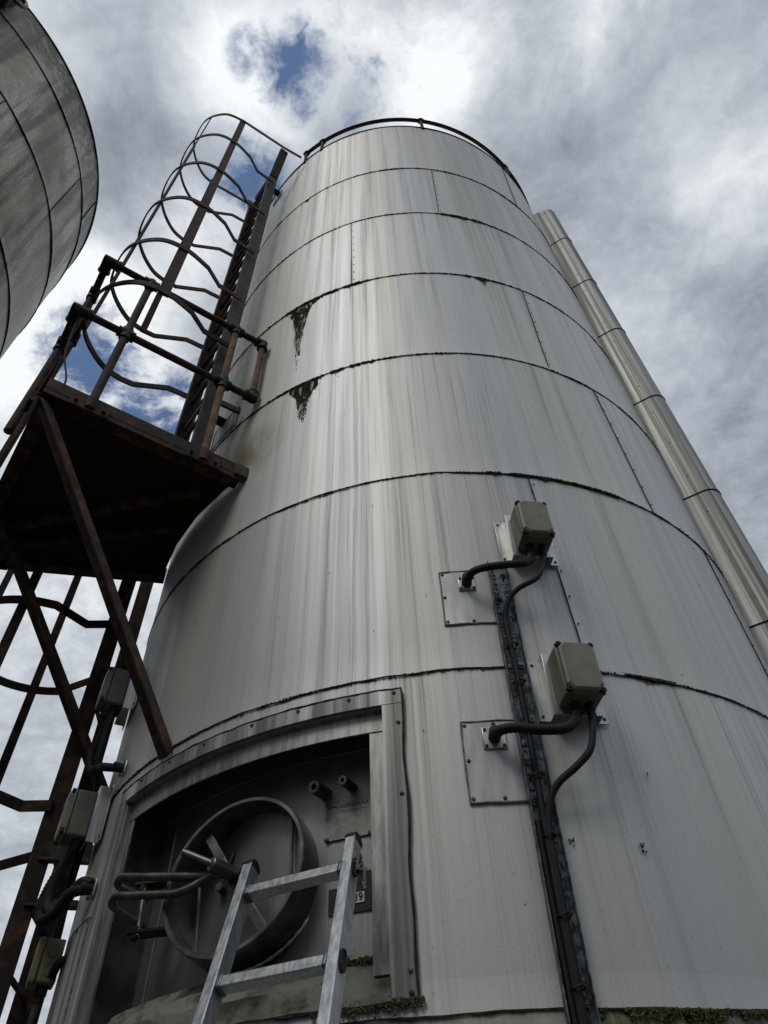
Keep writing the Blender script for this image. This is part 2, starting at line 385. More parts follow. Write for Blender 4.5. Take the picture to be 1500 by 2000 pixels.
# ------------------------------------------------------------------ ground
g_=MB(); S=400; g_.add([(-S,-S,GZ),(S,-S,GZ),(S,S,GZ),(-S,S,GZ)],[(0,1,2,3)])
o=g_.build('ground',M_ground,org=(0,0,GZ),smooth=0); tag(o,'grey concrete yard around the silos','ground',kind='structure')

# ================================================================== MAIN SILO
RS=2.0
ZR=[9.591,7.934,6.612,5.295,4.064,2.842,1.637,.528,-.62,GZ]
silo=thing('storage_silo',(0,CY,GZ),'tall round silver silo of banded metal sheets with a manway recess at its foot','silo')
OP=(-44.6,-6.3,.60,1.50)          # recess opening th0 th1 z0 z1
def ripple(th,z):
    p=Vector((th*.075,z*.55,0)); q=Vector((th*.25,z*1.6,5))
    return .0060*mnoise.noise(p)+.0016*mnoise.noise(q)
def wav(th,kk): return .006*mnoise.noise(Vector((th*.16,kk*3.1,0)))+.003*mnoise.noise(Vector((th*.6,kk*3.1,4)))
ths0=[-180+i*3 for i in range(36)]+[-72+i*.75 for i in range(192)]+[72+i*3 for i in range(37)]
for i in range(len(ZR)-1):
    zt,zb=ZR[i],ZR[i+1]; mb=MB(); mb.att=[]
    zs=[zt]+[zt-(zt-zb)*j/14 for j in range(1,14)]+[zb+.012,zb-.006]
    ths=list(ths0); skip=None
    if i==6:
        ths=sorted(set(ths+[OP[0],OP[1]])); zs=sorted(set(zs+[OP[2],OP[3]]),reverse=True)
        skip=lambda t,z: OP[0]<t<OP[1] and OP[2]<z<OP[3]
    zs=zs[::-1]
    lip=zb
    def rf(th,z,lip=lip,zt=zt,i=i):
        r_=RS+ripple(th,z)*(1 if i<6 else .5)
        if z<lip: r_+=.005
        elif z<lip+.013: r_+=.004
        return r_
    cylgrid(mb,ths,zs,rf,skip,top=zt)
    # let the lap edge wander a little
    for v in mb.v:
        if v.z<zb+.013 and i<8:
            t=math.degrees(math.atan2(v.x,CY-v.y)); v.z+=wav(t,i)
    mb.build('lower_skirt' if i>=7 else 'sheet_band',M_skirt if i>=7 else M_clad,silo,smooth=30)
mb=MB(); mb.lathe((0,CY,9.55),EZ,[(0,1.99),(.06,1.96),(.35,.2)],90,capa=False); mb.build('roof',M_clad,silo)
mb=MB(); mb.tube([P(t,9.592,2.004) for t in range(0,360,2)],.008,8,closed=True); mb.build('rim_edge',M_bead,silo)
# seam beads
for i in range(1,8):
    mb=MB(); pts=[];rad=[]
    t=-75.
    while t<75:
        pts.append(P(t,ZR[i]-.010+wav(t,i-1),2.004)); n_=mnoise.noise(Vector((t*.45,i*7.7,0))); n2_=mnoise.noise(Vector((t*2.3,i*7.7,9)))
        rad.append(max(.0014,.0024+.0034*n_+.0025*n2_)); t+=.35
    mb.tube(pts,rad,6); mb.build('seam_bead',M_bead,silo)
# vertical lap joints with rivets
def lap(th0,th1,zt,zb,name='lap_joint'):
    mb=MB(); n=12
    pts=[P(th0+(th1-th0)*j/n+.05*mnoise.noise(Vector((th0,j*.7,0))),zt-.01+(zb+.01-zt)*j/n,RS+.004) for j in range(n+1)]
    mb.tube(pts,.0035,5)
    m=int((zt-zb)/.14)
    lp=mb.build(name,M_bead,silo)
    its=[]
    for j in range(m):
        f=(j+.5)/m; th=th0+(th1-th0)*f+.55
        its.append((P(th,zt+(zb-zt)*f,RS+.002),er(th),[(0,.005),(.002,.0045),(.005,.002)]))
    each(its,'rivet',M_screw,lp)
for a in [(46.8,43.2,0),(13.6,12.6,1),(-10.6,-10.3,2),(28.7,27.6,3),(37.8,38.9,4),(16.3,17.0,5),(-62,-62,3),(52,52,5),(60,60,6)]:
    lap(a[0],a[1],ZR[a[2]],ZR[a[2]+1])
# rim rail
mb=MB(); mb.tube([P(t,9.93,2.0) for t in [-30+i*2.5 for i in range(63)]],.024,10)
rl=mb.build('rim_rail',M_rust,silo)
for t in (-30,-22.6,14.3,51,88,122):
    q=MB(); q.tube([P(t,9.55,2.0),P(t,9.93,2.0)],.021,10); q.lathe(P(t,9.90,2.0),EZ,[(0,.033),(.06,.033)],12)
    q.tube([P(t-.9,9.93,2.0),P(t+.9,9.93,2.0)],.033,12)
    q.build('rail_post',M_rust,rl)
# cladding patches beside the ladder brackets
def sheet_patch(t0,t1,z0,z1,name='cover_plate',parent=None,mat=None,screws=True,bead=True):
    mb=MB(); cylbox(mb,t0,t1,z0,z1,RS+.001,RS+.007); pl=mb.build(name,mat or M_clad,parent or silo,smooth=30)
    if bead:
        s_=MB(); loop=[]
        for (a,b,c,d) in ((t0,z0,t1,z0),(t1,z0,t1,z1),(t1,z1,t0,z1),(t0,z1,t0,z0)):
            for j in range(8):
                f=j/8; th=a+(c-a)*f; z=b+(d-b)*f; n_=mnoise.noise(Vector((th*.9,z*9,t0)))
                loop.append(P(th+.10*n_,z+.004*n_,RS+.006))
        s_.tube(loop,[.0035+.003*abs(mnoise.noise(Vector((j*.7,t0,0)))) for j in range(len(loop))],6,closed=True)
        s_.build('sealant_edge',M_seal if screws else M_bead,pl)
    if screws:
        dth=.35
        pts=[(t0+dth,z0+.014),(t0+dth,z1-.014),(t0+dth,(z0+z1)/2),((t0+t1)/2,z0+.012),((t0+t1)/2,z1-.012),(t1-dth,z0+.014),(t1-dth,z1-.014)]
        each([(P(th,z,RS+.005),er(th),[(0,.0075),(.004,.0072),(.007,.003)]) for th,z in pts],'screw',M_screw,pl)
    return pl
sheet_patch(-46.5,-37.2,4.10,4.32,screws=False); sheet_patch(-46,-41.2,9.15,9.36,screws=False)
sheet_patch(-56,-47.6,.35,1.07); 
p1=sheet_patch(1.4,8.2,1.846,2.136,'probe_plate',mat=M_probe); p2=sheet_patch(1.75,8.4,1.095,1.395,'probe_plate',mat=M_probe)
# recess ------------------------------------------------------------
t0,t1,z0,z1=OP
mb=MB()
cylbox(mb,t0-1.9,t1+2.1,z1+.001,z1+.062,RS+.002,RS+.014); mb.build('recess_trim',M_trim,silo,smooth=30); mb=MB()
cylbox(mb,t0-1.9,t0+.05,.555,z1-.001,RS+.001,RS+.013); mb.build('recess_trim',M_trim,silo,smooth=30); mb=MB()
cylbox(mb,t1-.05,t1+2.1,.555,z1-.001,RS+.001,RS+.013)            # right trim
tr=mb.build('recess_trim',M_trim,silo,smooth=30)
mb=MB(); loop=[]
for j in range(70): 
    th=t0-1.9+(t1+4.0-t0)*j/69; loop.append(P(th,z1+.064+.004*mnoise.noise(Vector((th*.5,0,0))),RS+.012))
for j in range(1,40):
    z=z1+.062-(z1+.062-.555)*j/39; loop.append(P(t1+2.15+.25*mnoise.noise(Vector((0,z*5,0))),z,RS+.012))
for j in range(1,14):
    th=t1+2.1-12*j/13; loop.append(P(th,.553+.004*mnoise.noise(Vector((th*2,3,0))),RS+.012))
mb.tube(loop,[.004+.0045*abs(mnoise.noise(Vector((j*.37,1,0)))) for j in range(len(loop))],6); mb.build('sealant_edge',M_bead,tr)
mb=MB(); 
for j in range(60):
    th=t0-1+ (t1-t0+2.5)*j/59
    pass
SP=[(0,.008),(.004,.0078),(.008,.003)]
each([(P(th,z1+.047,RS+.013),er(th),SP) for th in (-41,-35,-29,-22,-16,-10,-5.0)]+[(P(t1+1.65,z,RS+.012),er(t1+1.65),SP) for z in (1.15,.63,.575,1.42)],'screw',M_screw,tr)
mb=MB()
M_frame=simple('stained frame steel',(.27,.27,.255),(.46,.46,.44),.38,.75,12.,6.,.35,.65,.2,80.,.001,stretch=(4,4,.6))
cylbox(mb,t0,t1,z1-.085,z1-.002,RS-.032,RS-.024); cylbox(mb,t0,t1,z1-.006,z1-.0005,RS-.030,RS+.001); mb.build('recess_head',M_frame,silo,smooth=30,bevel=.002); mb=MB()
cylbox(mb,t1-1.75,t1-.02,.635,z1-.088,RS-.036,RS-.026)
cylbox(mb,t1-.06,t1-.001,.60,z1-.01,RS-.04,RS); mb.build('recess_jamb',M_frame,silo,smooth=30,bevel=.003); mb=MB()
cylbox(mb,t0+.02,t0+1.3,.66,z1-.088,RS-.036,RS-.026); cylbox(mb,t0+.001,t0+.06,.60,z1-.01,RS-.04,RS)
mb.build('recess_jamb',M_frame,silo,smooth=30,bevel=.003)
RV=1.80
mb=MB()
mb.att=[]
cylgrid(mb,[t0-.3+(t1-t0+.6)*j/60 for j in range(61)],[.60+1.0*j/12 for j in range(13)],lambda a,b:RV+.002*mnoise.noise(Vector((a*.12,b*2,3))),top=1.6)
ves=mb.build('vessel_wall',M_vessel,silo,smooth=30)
mb=MB(); cylbox(mb,t0-.3,t1+.3,1.505,1.51,RV-.02,RS-.01); mb.build('recess_soffit',M_dull,silo,smooth=30); mb=MB(); cylbox(mb,t0-.3,t0-.05,.6,1.505,RV,RS-.01); mb.build('recess_side',M_dull,silo,smooth=30); mb=MB(); cylbox(mb,t1+.05,t1+.3,.6,1.505,RV,RS-.01)
mb.build('recess_side',M_dull,silo,smooth=30)
mb=MB(); mb.tube([P(-41+.05*j-.1*j,1.46-.74*j/12,RV+.004) for j in range(13)],.004,6)
mb.build('weld_seam',M_plate,ves); mb=MB()
mb.tube([P(-44+36*j/30,1.455,RV+.003) for j in range(31)],.0028,6); mb.build('weld_seam',M_plate,ves)
# sill: sloping ledge then two folded strips
mb=MB(); ts=[t0+(t1-t0)*j/40 for j in range(41)]
prof=[(RV-.01,.735),(RV+.07,.728),(RV+.085,.70),(RS-.05,.672),(RS-.035,.625),(RS+.016,.615),(RS+.018,.556),(RS+.002,.553)]
b0=len(mb.v)
for th in ts:
    for r_,z in prof: mb.v.append(P(th,z+.004*mnoise.noise(Vector((th*.4,r_*9,0))),r_))
n=len(prof)
for i in range(40):
    for j in range(n-1): a=i*n+j; mb.f.append((a+1,a+n+1,a+n,a))
mb.build('recess_sill',M_sill,silo,smooth=25)
# manway ------------------------------------------------------------
ph,ti=-.309,.117
mn=Vector((math.sin(ph)*math.cos(ti),-math.cos(ph)*math.cos(ti),math.sin(ti))); me_=Vector((math.cos(ph),math.sin(ph),0)); mv=mn.cross(me_)
MC=Vector((-.795,2.55,1.041)); MR=.284
def Q(u,v,s): return MC+me_*u+mv*v+mn*s
mb=MB(); mb.lathe(MC,mn,[(-.30,MR),(-.004,MR),(0,MR-.003),(0,MR-.016),(-.004,MR-.019),(-.27,MR-.019)],72,False,False)
mw=mb.build('manway_ring',M_dull,silo,smooth=30)
mb=MB()
mb.tube([Q((MR+.006)*math.cos(a),(MR+.006)*math.sin(a),-.118-.03*math.cos(a-.5)) for a in [R(-95+i*2.5) for i in range(82)]],[.006+.002*math.sin(j*2.1) for j in range(82)],6)
mb.build('weld_bead',M_plate,mw)
mb=MB(); mb.lathe(MC-mn*.25,mn,[(0,MR-.02),(.012,MR*.8),(.022,MR*.5),(.026,.01)],64,capa=True,capb=True); dr=mb.build('manway_door',M_vessel,mw,smooth=40)
mb=MB(); mb.beam(Q(-.187,.205,-.045),Q(-.05,.03,-.03),.034,.014,me_); mb.beam(Q(-.05,.03,-.03),Q(.140,-.205,-.05),.034,.014,me_); mb.build('clamp_bar',M_dull,dr,bevel=.002)
for u0_,v0_,u1_,v1_,s_ in ((.172,.212,.197,-.043,-.08),(-.168,-.006,-.123,-.236,-.05),(-.10,.15,-.13,.02,-.12)):
    mb=MB(); mb.tube([Q(u0_,v0_,s_),Q(u1_,v1_,s_)],.0065,8); mb.lathe(Q(u1_,v1_,s_),mn,[(-.03,.016),(.012,.016)],8); mb.build('door_rod',M_dull,dr)
mb=MB(); mb.lathe(Q(-.013,.001,-.02),(Q(-.055,.006,.07)-Q(-.013,.001,-.02)),[(0,.026),(.088,.026),(.092,.022),(.092,.009),(.07,.009)],20,True,True); hb=mb.build('hub',M_dull,dr,smooth=40)
mb=MB(); mb.tube([Q(-.045,.008,.045),Q(-.168,.060,.085)],.0135,14); mb.build('handle',M_dull,hb,smooth=40)
mb=MB(); mb.lathe(Q(-.02,.001,-.02),Q(.09,-.02,-.02)-Q(-.02,.001,-.02),[(0,.02),(.05,.02),(.055,.012),(.10,.012)],12); mb.build('hub_shaft',M_black,hb)
mb=MB(); 
mb.tube(fillet([Q(-.04,-.004,.0),Q(-.101,-.008,.02),Q(-.47,.045,.05),Q(-.505,.038,.02),Q(-.43,.02,-.09)],.05,8),.0145,12)
mb.build('davit_arm',M_dull,mw,smooth=50); mb=MB()
mb.tube(fillet([Q(-.06,.0,.01),Q(-.187,-.059,.03),Q(-.47,-.024,.05),Q(-.50,-.036,.02),Q(-.415,-.078,-.10)],.05,8),.0145,12)
dv=mb.build('davit_arm',M_dull,mw,smooth=50)
mb=MB(); mb.tube([Q(-.447,.09,-.065),Q(-.408,-.125,-.065)],.011,10); mb.build('hinge_pin',M_dull,dv)
for (a,b,c),(d,e,f) in (((-.465,.058,-.06),(-.345,.088,-.13)),((-.44,-.118,-.06),(-.31,-.095,-.13))):
    mb=MB(); mb.obox((Q(a,b,c)+Q(d,e,f))/2,(Q(d,e,f)-Q(a,b,c))/2,mv*.006,mn*.028); mb.lathe(Q(a+.02,b,c)-mv*.02,mv,[(0,.014),(.045,.014)],8); mb.build('hinge_plate',M_black,mw,bevel=.002)
# nozzles, nameplate, number
for th,z,r_ in ((-14.6,1.285,.0245),(-11.1,1.288,.018)):
    mb=MB(); d=(er(th)+Vector((-.12,0,-.10))).normalized(); mb.lathe(P(th-.5,z+.018,RV-.01),d,[(0,r_),(.10,r_),(.103,r_*.94),(.103,r_*.45),(.07,r_*.42)],22,False,True); mb.build('nozzle',M_dull,ves,smooth=40)
    # dark shadow-like soot is left out: the real light makes it
mb=MB(); cylbox(mb,-15.0,-9.3,1.120,1.256,RV+.004,RV+.008); npl=mb.build('nameplate',simple('tarnished plate',(.20,.20,.175),(.30,.30,.27),.4,.6,30.,6.),ves)
mb=MB()
for (zr,tA,tB) in ((1.243,-13.2,-9.6),(1.229,-13.2,-9.6)):
    t=tA
    while t<tB: 
        w_=random.uniform(.08,.22)
        if zr>1.24: cylbox(mb,t,t+w_,zr-.004,zr+random.uniform(0,.004),RV+.0085,RV+.0095)
        t+=w_+random.uniform(.08,.25)
    cylbox(mb,tA,tB,zr-.009,zr-.0085,RV+.0085,RV+.0092)
mb.tube([P(-14.0+.5*math.cos(a),1.232+.012*math.sin(a),RV+.009) for a in [R(20+i*14) for i in range(11)]],.0015,5)
mb.build('engraving',M_ink,npl)
each([(P(th,z,RV+.006),er(th),[(0,.010),(.006,.009),(.009,.004)]) for th,z in ((-14.8,1.125),(-9.5,1.125),(-14.7,1.25))],'rivet',M_screw,npl)
mb=MB(); cylbox(mb,-14.4,-9.5,.872,.955,RV+.003,RV+.006); cylbox(mb,-11.2,-9.5,.957,1.0,RV+.003,RV+.0055); stk=mb.build('faded_sticker',M_purple,ves)
mb=MB(); cylbox(mb,-12.4,-10.25,.899,.932,RV+.0065,RV+.009); lab=mb.build('number_label',M_white,ves)
def text_obj(s,size,C,ex,ey,name,mat,parent):
    cu=bpy.data.curves.new('t','FONT'); cu.body=s; cu.size=size; cu.align_x='CENTER'; cu.align_y='CENTER'; cu.extrude=.0004; cu.offset=.0
    to=bpy.data.objects.new('t',cu); col.objects.link(to); dg=bpy.context.evaluated_depsgraph_get(); me=bpy.data.meshes.new_from_object(to.evaluated_get(dg))
    bpy.data.objects.remove(to)
    nz=ex.cross(ey); Mx=Matrix((ex,ey,nz)).transposed().to_4x4(); O=ORG[root_of(parent).name]
    Mx.translation=W(C)-O; me.transform(Mx); me.name=name; me.materials.clear(); me.materials.append(mat)
    o=bpy.data.objects.new(name,me); col.objects.link(o); o.parent=parent; return o
text_obj('139',.031,P(-11.25,.9155,RV+.0105),et(-11.25),EZ,'number',M_ink,lab)
# flange plates where the probes enter
def flange(th,z,parent,w=.075,mat=None):
    mb=MB(); c=P(th,z,RS+.010); mb.obox(c,et(th)*w/2,EZ*w/2,er(th)*.004); f=mb.build('flange_plate',mat or M_plate,parent,bevel=.004)
    each([(c+et(th)*a*w*.37+EZ*b*w*.37+er(th)*.003,er(th),[(0,.007),(.004,.0065),(.007,.002)]) for a in(-1,1) for b in(-1,1)],'screw',M_screw,f)
    q=MB(); q.lathe(c,er(th),[(0,.022),(.05,.022),(.052,.018)],14); q.build('gland',M_cap,f)
flange(4.6,2.060,p1); flange(4.95,1.325,p2,.085)
flange(-49.4,1.73,silo,.06); flange(-49.2,1.19,silo,.07)
# moss ------------------------------------------------------------
mb=MB()
def mossline(k_,ta,tb,dens,size,depth):
    n=int(abs(tb-ta)*dens)
    for _ in range(n):
        th=random.uniform(ta,tb); nn=mnoise.noise(Vector((th*.5,k_*5.,2)))
        if nn<-.15+random.uniform(-.2,.2): continue
        d=abs(random.gauss(0,1))*depth*(.4+max(0,nn))
        mb.blob(P(th,ZR[k_]-.008-d,RS+.006),size*random.uniform(.5,1.3))
for k_ in (1,2,3,4): mossline(k_,-55,60,4,.006,.006)
mossline(5,-50,60,6,.005,.005); mossline(6,-50,60,6,.0045,.004)
mossline(2,13,24,26,.009,.022); mossline(3,-27,-8,14,.009,.018); mossline(4,-26,-6,14,.008,.014); mossline(5,10,32,26,.007,.009); mossline(6,21,28,26,.006,.008); mossline(3,15,22,16,.007,.018)
def hang(k_,ta,tb,df,n,size):
    for _ in range(n):
        th=random.uniform(ta,tb); D=df(th); d=D*random.random()**1.15
        if mnoise.noise(Vector((th*1.3,d*9,k_)))<-.28: continue
        mb.blob(P(th+.15*mnoise.noise(Vector((0,d*12,1))),ZR[k_]-.01-d,RS+.004),size*random.uniform(.5,1.3)*(1-.35*d/max(D,.01)))
G_=lambda x,m,s: math.exp(-((x-m)/s)**2)
def jag(t): return .75+.5*abs(mnoise.noise(Vector((t*3.1,0,7))))
hang(3,-26,-18,lambda t:(.74*G_(t,-22.3,.9)+.42*G_(t,-22.8,2.2)+.05)*jag(t),5200,.0042)
hang(4,-23,-16.5,lambda t:(.30*G_(t,-19.8,1.1)+.22*G_(t,-19.6,2.6)+.03)*jag(t),4000,.0042)
hang(3,17.2,20.5,lambda t:(.14*G_(t,19.2,.6)+.03)*jag(t),120,.005)
hang(1,-27,-24.5,lambda t:.10*G_(t,-25.8,.6)*jag(t)+.01,60,.008)
for _ in range(2600):      # ledge at the foot, right of the tray
    th=random.uniform(9.8,60); n_=mnoise.noise(Vector((th*.5,0,5)))
    d=abs(random.gauss(0,.011))*max(.15,1+n_*3)
    if n_<-.25: continue
    mb.blob(P(th,ZR[7]-.012-d,RS+.008),.0052*random.uniform(.4,1.3))
for _ in range(380):       # corner of the recess sill
    th=random.uniform(-13,-3.6); d=abs(random.gauss(0,.012))
    mb.blob(P(th,.553-d+.015*random.random(),RS+.014),.0052*random.uniform(.4,1.3))
for _ in range(350):
    th=random.uniform(-13,t1-.2); mb.blob(P(th,.685+random.gauss(0,.008),RS-.07+random.gauss(0,.01)),.007*random.uniform(.4,1.3))
for _ in range(260):
    th=random.uniform(-24,-13); mb.blob(P(th,.690+random.gauss(0,.006),RS-.07+random.gauss(0,.01)),.005*random.uniform(.4,1.3))
ms=mb.build('moss',M_moss,silo,smooth=0); ms['kind']='stuff'
mb=MB()    # specks of grit and small dead insects on the sheets
for th,z,s_ in ((10.5,.97,.012),(17.2,.944,.014),(16.4,2.71,.010),(24,1.6,.008),(20,1.2,.007),(-21.8,4.509,.018)):
    for _ in range(7): mb.blob(P(th+random.gauss(0,.1),z+random.gauss(0,s_*.8),RS+.004),s_*.35)
for _ in range(90): mb.blob(P(random.uniform(-45,50),random.uniform(.6,6),RS+.003),random.uniform(.0015,.0038))
g2=mb.build('grit',M_bead,silo,smooth=0); g2['kind']='stuff'

# ================================================================== SECOND SILO
C2=(-5.1359,1.4981)
s2=thing('storage_silo',(C2[0],C2[1],GZ),'neighbouring round silo with algae-stained grey sheets, cut by the left edge','silo')
Z2=[8.631,8.011,6.984,5.847,4.66,3.45,2.25,1.05,-.15,GZ]
for i in range(len(Z2)-1):
    mb=MB(); mb.att=[]; zt,zb=Z2[i],Z2[i+1]
    zs=[zb-.004,zb+.012]+[zb+(zt-zb)*j/10 for j in range(1,11)]
    cylgrid(mb,[a*1.5 for a in range(-120,121)],zs,lambda th,z,zb=zb:RS+ripple(th+40,z+9)*1.3+(.009 if z<zb else .004 if z<zb+.013 else 0),None,C2,top=Z2[0])
    mb.build('sheet_band',M_old,s2,smooth=30)
    if i: 
        mb=MB(); mb.tube([P(t,zt-.008,2.006,C2) for t in range(0,181,1)],[.006+.003*mnoise.noise(Vector((t*.9,i,0))) for t in range(181)],6); mb.build('seam_bead',M_bead,s2)
for th,i in ((62,1),(78,2),(105,1),(95,3),(118,0)):
    mb=MB(); mb.tube([P(th,Z2[i]-.01,2.004,C2),P(th,Z2[i+1],2.004,C2)],.005,5); mb.build('lap_joint',M_bead,s2)
mb=MB(); mb.tube([P(t,Z2[0],2.003,C2) for t in range(0,360,2)],.012,8,closed=True); mb.build('rim_edge',M_bead,s2)
mb=MB(); mb.lathe((C2[0],C2[1],8.6),EZ,[(0,1.99),(.4,.2)],80,capa=False); mb.build('roof',M_old,s2)
# dark lifting lug by the rim
mb=MB(); th=58; mb.obox(P(th,8.30,2.06,C2),et(th)*.13,EZ*.20,er(th)*.06); mb.obox(P(th+3,8.10,2.10,C2),et(th)*.03,EZ*.10,er(th)*.05)
lg=mb.build('lifting_lug',M_black,s2,bevel=.02)
mb=MB(); mb.tube([P(th+4,8.28,2.12,C2)+et(th)*.07*math.cos(a)+EZ*.09*math.sin(a) for a in [R(i*20) for i in range(18)]],.02,8,closed=True); mb.build('shackle',M_dull,lg)

# ================================================================== CLADDED PIPE (right)
dp=thing('cladded_pipe',P(62,GZ,2.1),'silver sheet-clad vertical pipe running up the right side of the tall silo','pipe')
thp=63.0; pe=et(thp); pr=er(thp)
def stad(z,grow=0,hw=.088,r_0=1.99,r_1=2.135):
    pts=[P(thp,z,r_0)-pe*(hw+grow),]
    n=14
    for j in range(n+1):
        a=-math.pi/2+math.pi*j/n
        pts.append(P(thp,z,r_1)+pe*((hw+grow)*math.sin(a))+pr*((hw+grow)*math.cos(a)))
    pts.append(P(thp,z,r_0)+pe*(hw+grow)); return pts
Zd=[8.75,7.9,6.8,5.77,4.67,3.53,2.45,1.35,.2,GZ]
for i in range(len(Zd)-1):
    mb=MB(); a=stad(Zd[i]-.004); b=stad(Zd[i]-.02,.001); c=stad(Zd[i+1]+.03,.001); d=stad(Zd[i+1]+.0,.006); n=len(a)
    vs=a+b+c+d; fs=[(r_*n+j,(r_+1)*n+j,(r_+1)*n+j+1,r_*n+j+1) for r_ in range(3) for j in range(n-1)]
    mb.add(vs,fs); pj=mb.build('pipe_jacket',M_pipe,dp,smooth=30)
    mb=MB(); mb.tube([v for v in stad(Zd[i+1]-.004,.004)],.0028,5); mb.build('joint_band',M_bead,pj)
    if i<8:
        m=max(2,int((Zd[i]-Zd[i+1])/.30))
        each([(P(thp,Zd[i+1]+(Zd[i]-Zd[i+1])*(j+.5)/m,2.10)-pe*.089,-pe,[(0,.0055),(.003,.004)]) for j in range(m)],'rivet',M_screw,pj)
# elbow into the silo
mb=MB(); base=stad(8.746,.001); n=len(base)
rows=[base]
for f in (.35,.7,1.0):
    row=[]
    for v in base:
        dr_=(v-P(thp,v.z,1.9)).dot(pr); row.append(v+EZ*(.02+.34*f*max(0,.40-dr_)*1.3)+pr*0)
    rows.append(row)
vs=[v for r_ in rows for v in r_]; mb.add(vs,[(r_*n+j,r_*n+j+1,(r_+1)*n+j+1,(r_+1)*n+j) for r_ in range(3) for j in range(n-1)]+[tuple(3*n+j for j in range(n))])
mb.build('elbow',M_pipe,dp,smooth=30)

# ================================================================== PLATFORM
pf=thing('access_platform',(-1.9,2.7,3.28),'rusty square steel platform with pipe handrails bracketed to the silo','platform')
N0,N1,O1,F1,F0=(-1.05,2.57),(-1.93,1.83),(-2.62,2.58),(-2.82,3.08),(-1.78,3.38)
poly=[N0,N1,O1,F1,F0]+[tuple(P(t,0,2.02)[:2]) for t in (-60,-52,-44,-36)]
mb=MB(); mb.prism([(x,y,3.325) for x,y in poly][::-1],(0,0,.012)); mb.build('deck',M_deck,pf,smooth=0)
def chan(a,b,h=.135,fl=.07,z=3.29,inn=None):
    a=Vector((*a,0));b=Vector((*b,0)); d=(b-a).normalized(); nn=Vector((-d.y,d.x,0))
    if (Vector((-1.9,2.75,0))-a).dot(nn)<0: nn=-nn
    m_=MB(); m_.obox((a+b)/2+EZ*(z+h/2)+nn*.006,(b-a)/2,EZ*h/2,nn*.006); m_.obox((a+b)/2+EZ*(z+.005)+nn*(fl/2+.012),(b-a)/2,EZ*.005,nn*fl/2)
    m_.build('edge_channel',M_rust,pf,bevel=.002)
for a,b in ((N0,N1),(N1,O1),(O1,F1),(F1,F0)): chan(a,b)
mb=MB(); mb.beam((-1.06,2.575,3.33),(-1.02,2.62,3.33),.06,.012,EZ); mb.obox((-1.06,2.57,3.36),(.03,.026,0),(0,0,.045),(.02,-.02,0)); mb.build('wall_bracket',M_greyp,pf,bevel=.002)
for a,b in (((-1.30,2.62),(-2.55,2.75)),((-1.5,2.9),(-2.6,2.9))):
    mb=MB(); mb.beam((*a,3.30),(*b,3.30),.05,.05,EZ); mb.build('joist',M_rust,pf)
def angle(p,q,w,side,name,parent,mat):
    p,q,side=Vector(p),Vector(q),Vector(side); d=(q-p).normalized(); a=(side-d*side.dot(d)).normalized(); b=d.cross(a)
    m_=MB(); m_.obox((p+q)/2,(q-p)/2,a*w/2,b*.005); m_.obox((p+q)/2+a*(w/2-.005)+b*(w/2),(q-p)/2,a*.005,b*(w/2-.006)); return m_.build(name,mat,parent,bevel=.0015)
angle((-1.955,1.915,3.27),P(-36.6,1.60,2.0),.075,(.6,-.3,.4),'brace',pf,M_rust)
angle((-2.56,2.66,3.27),P(-61.5,1.78,2.01),.075,(.6,-.3,.4),'brace',pf,M_rust)
# handrail
mr_,pr_=.0245,.0245
A0=Vector((-1.985,1.785,0)); E0=Vector((-1.07,2.553,0)); O2=Vector((-2.47,2.34,0)); F2=Vector((-2.80,3.09,0))
PA=Vector((-1.748,1.985,0)); PB=Vector((-1.238,2.412,0))
tz,mz=4.90,4.16
def up(v,z): return Vector((v.x,v.y,z))
mb=MB(); mb.tube([up(A0,tz),up(E0,tz)],mr_,12); mb.build('top_rail',M_rust,pf)
mb=MB(); mb.tube([up(A0,mz),up(E0,mz)],mr_,12); mb.build('middle_rail',M_rust,pf)
mb=MB(); mb.tube([up(E0,mz),up(E0,tz)],mr_*.92,12); mb.build('end_rail',M_rust2,pf)
mb=MB(); mb.tube([up(A0,tz),up(O2,tz)],mr_,12); mb.build('top_rail',M_rust,pf)
mb=MB(); mb.tube([up(A0,mz),up(O2,mz)],mr_,12); mb.build('middle_rail',M_rust,pf)
def fitting(c,d1,d2,big=.038,L=.075):
    m_=MB(); m_.lathe(c-Vector(d1)*.01,d1,[(-L*.3,big),(L,big),(L+.004,big*1.12),(L+.018,big*1.12),(L+.02,big*.9)],14)
    m_.lathe(c,d2,[(-L*.3,big),(L,big),(L+.004,big*1.12),(L+.018,big*1.12),(L+.02,big*.9)],14); m_.build('elbow_fitting',M_black,pf)
da=(E0-A0).normalized(); db=(O2-A0).normalized()
fitting(up(A0,tz),da,db); fitting(up(A0,mz),da,db)
fitting(up(E0,tz),-da,-EZ,.036,.05); fitting(up(E0,mz),-da,EZ,.036,.05)
def tee(c,ax,v=EZ,post=True):
    m_=MB(); ax=Vector(ax); m_.lathe(c-ax*.055,ax,[(0,.036),(.11,.036)],14); m_.lathe(c-v*.06,v,[(0,.035),(.09 if post else .12,.035)],14); m_.build('tee_fitting',M_black,pf)
for q,m_ in ((PA,M_rust),(PB,M_rust2)):
    b_=MB(); b_.tube([up(q,3.34),up(q,tz)],pr_,12); b_.build('handrail_post',m_,pf)
    tee(up(q,tz),da); tee(up(q,mz),da,post=False)
for q in (A0+db*.30,O2-db*.02):
    b_=MB(); b_.tube([up(q,3.22),up(q,tz)],pr_,12); b_.build('handrail_post',M_rust,pf); tee(up(q,tz),db); tee(up(q,mz),db,post=False)
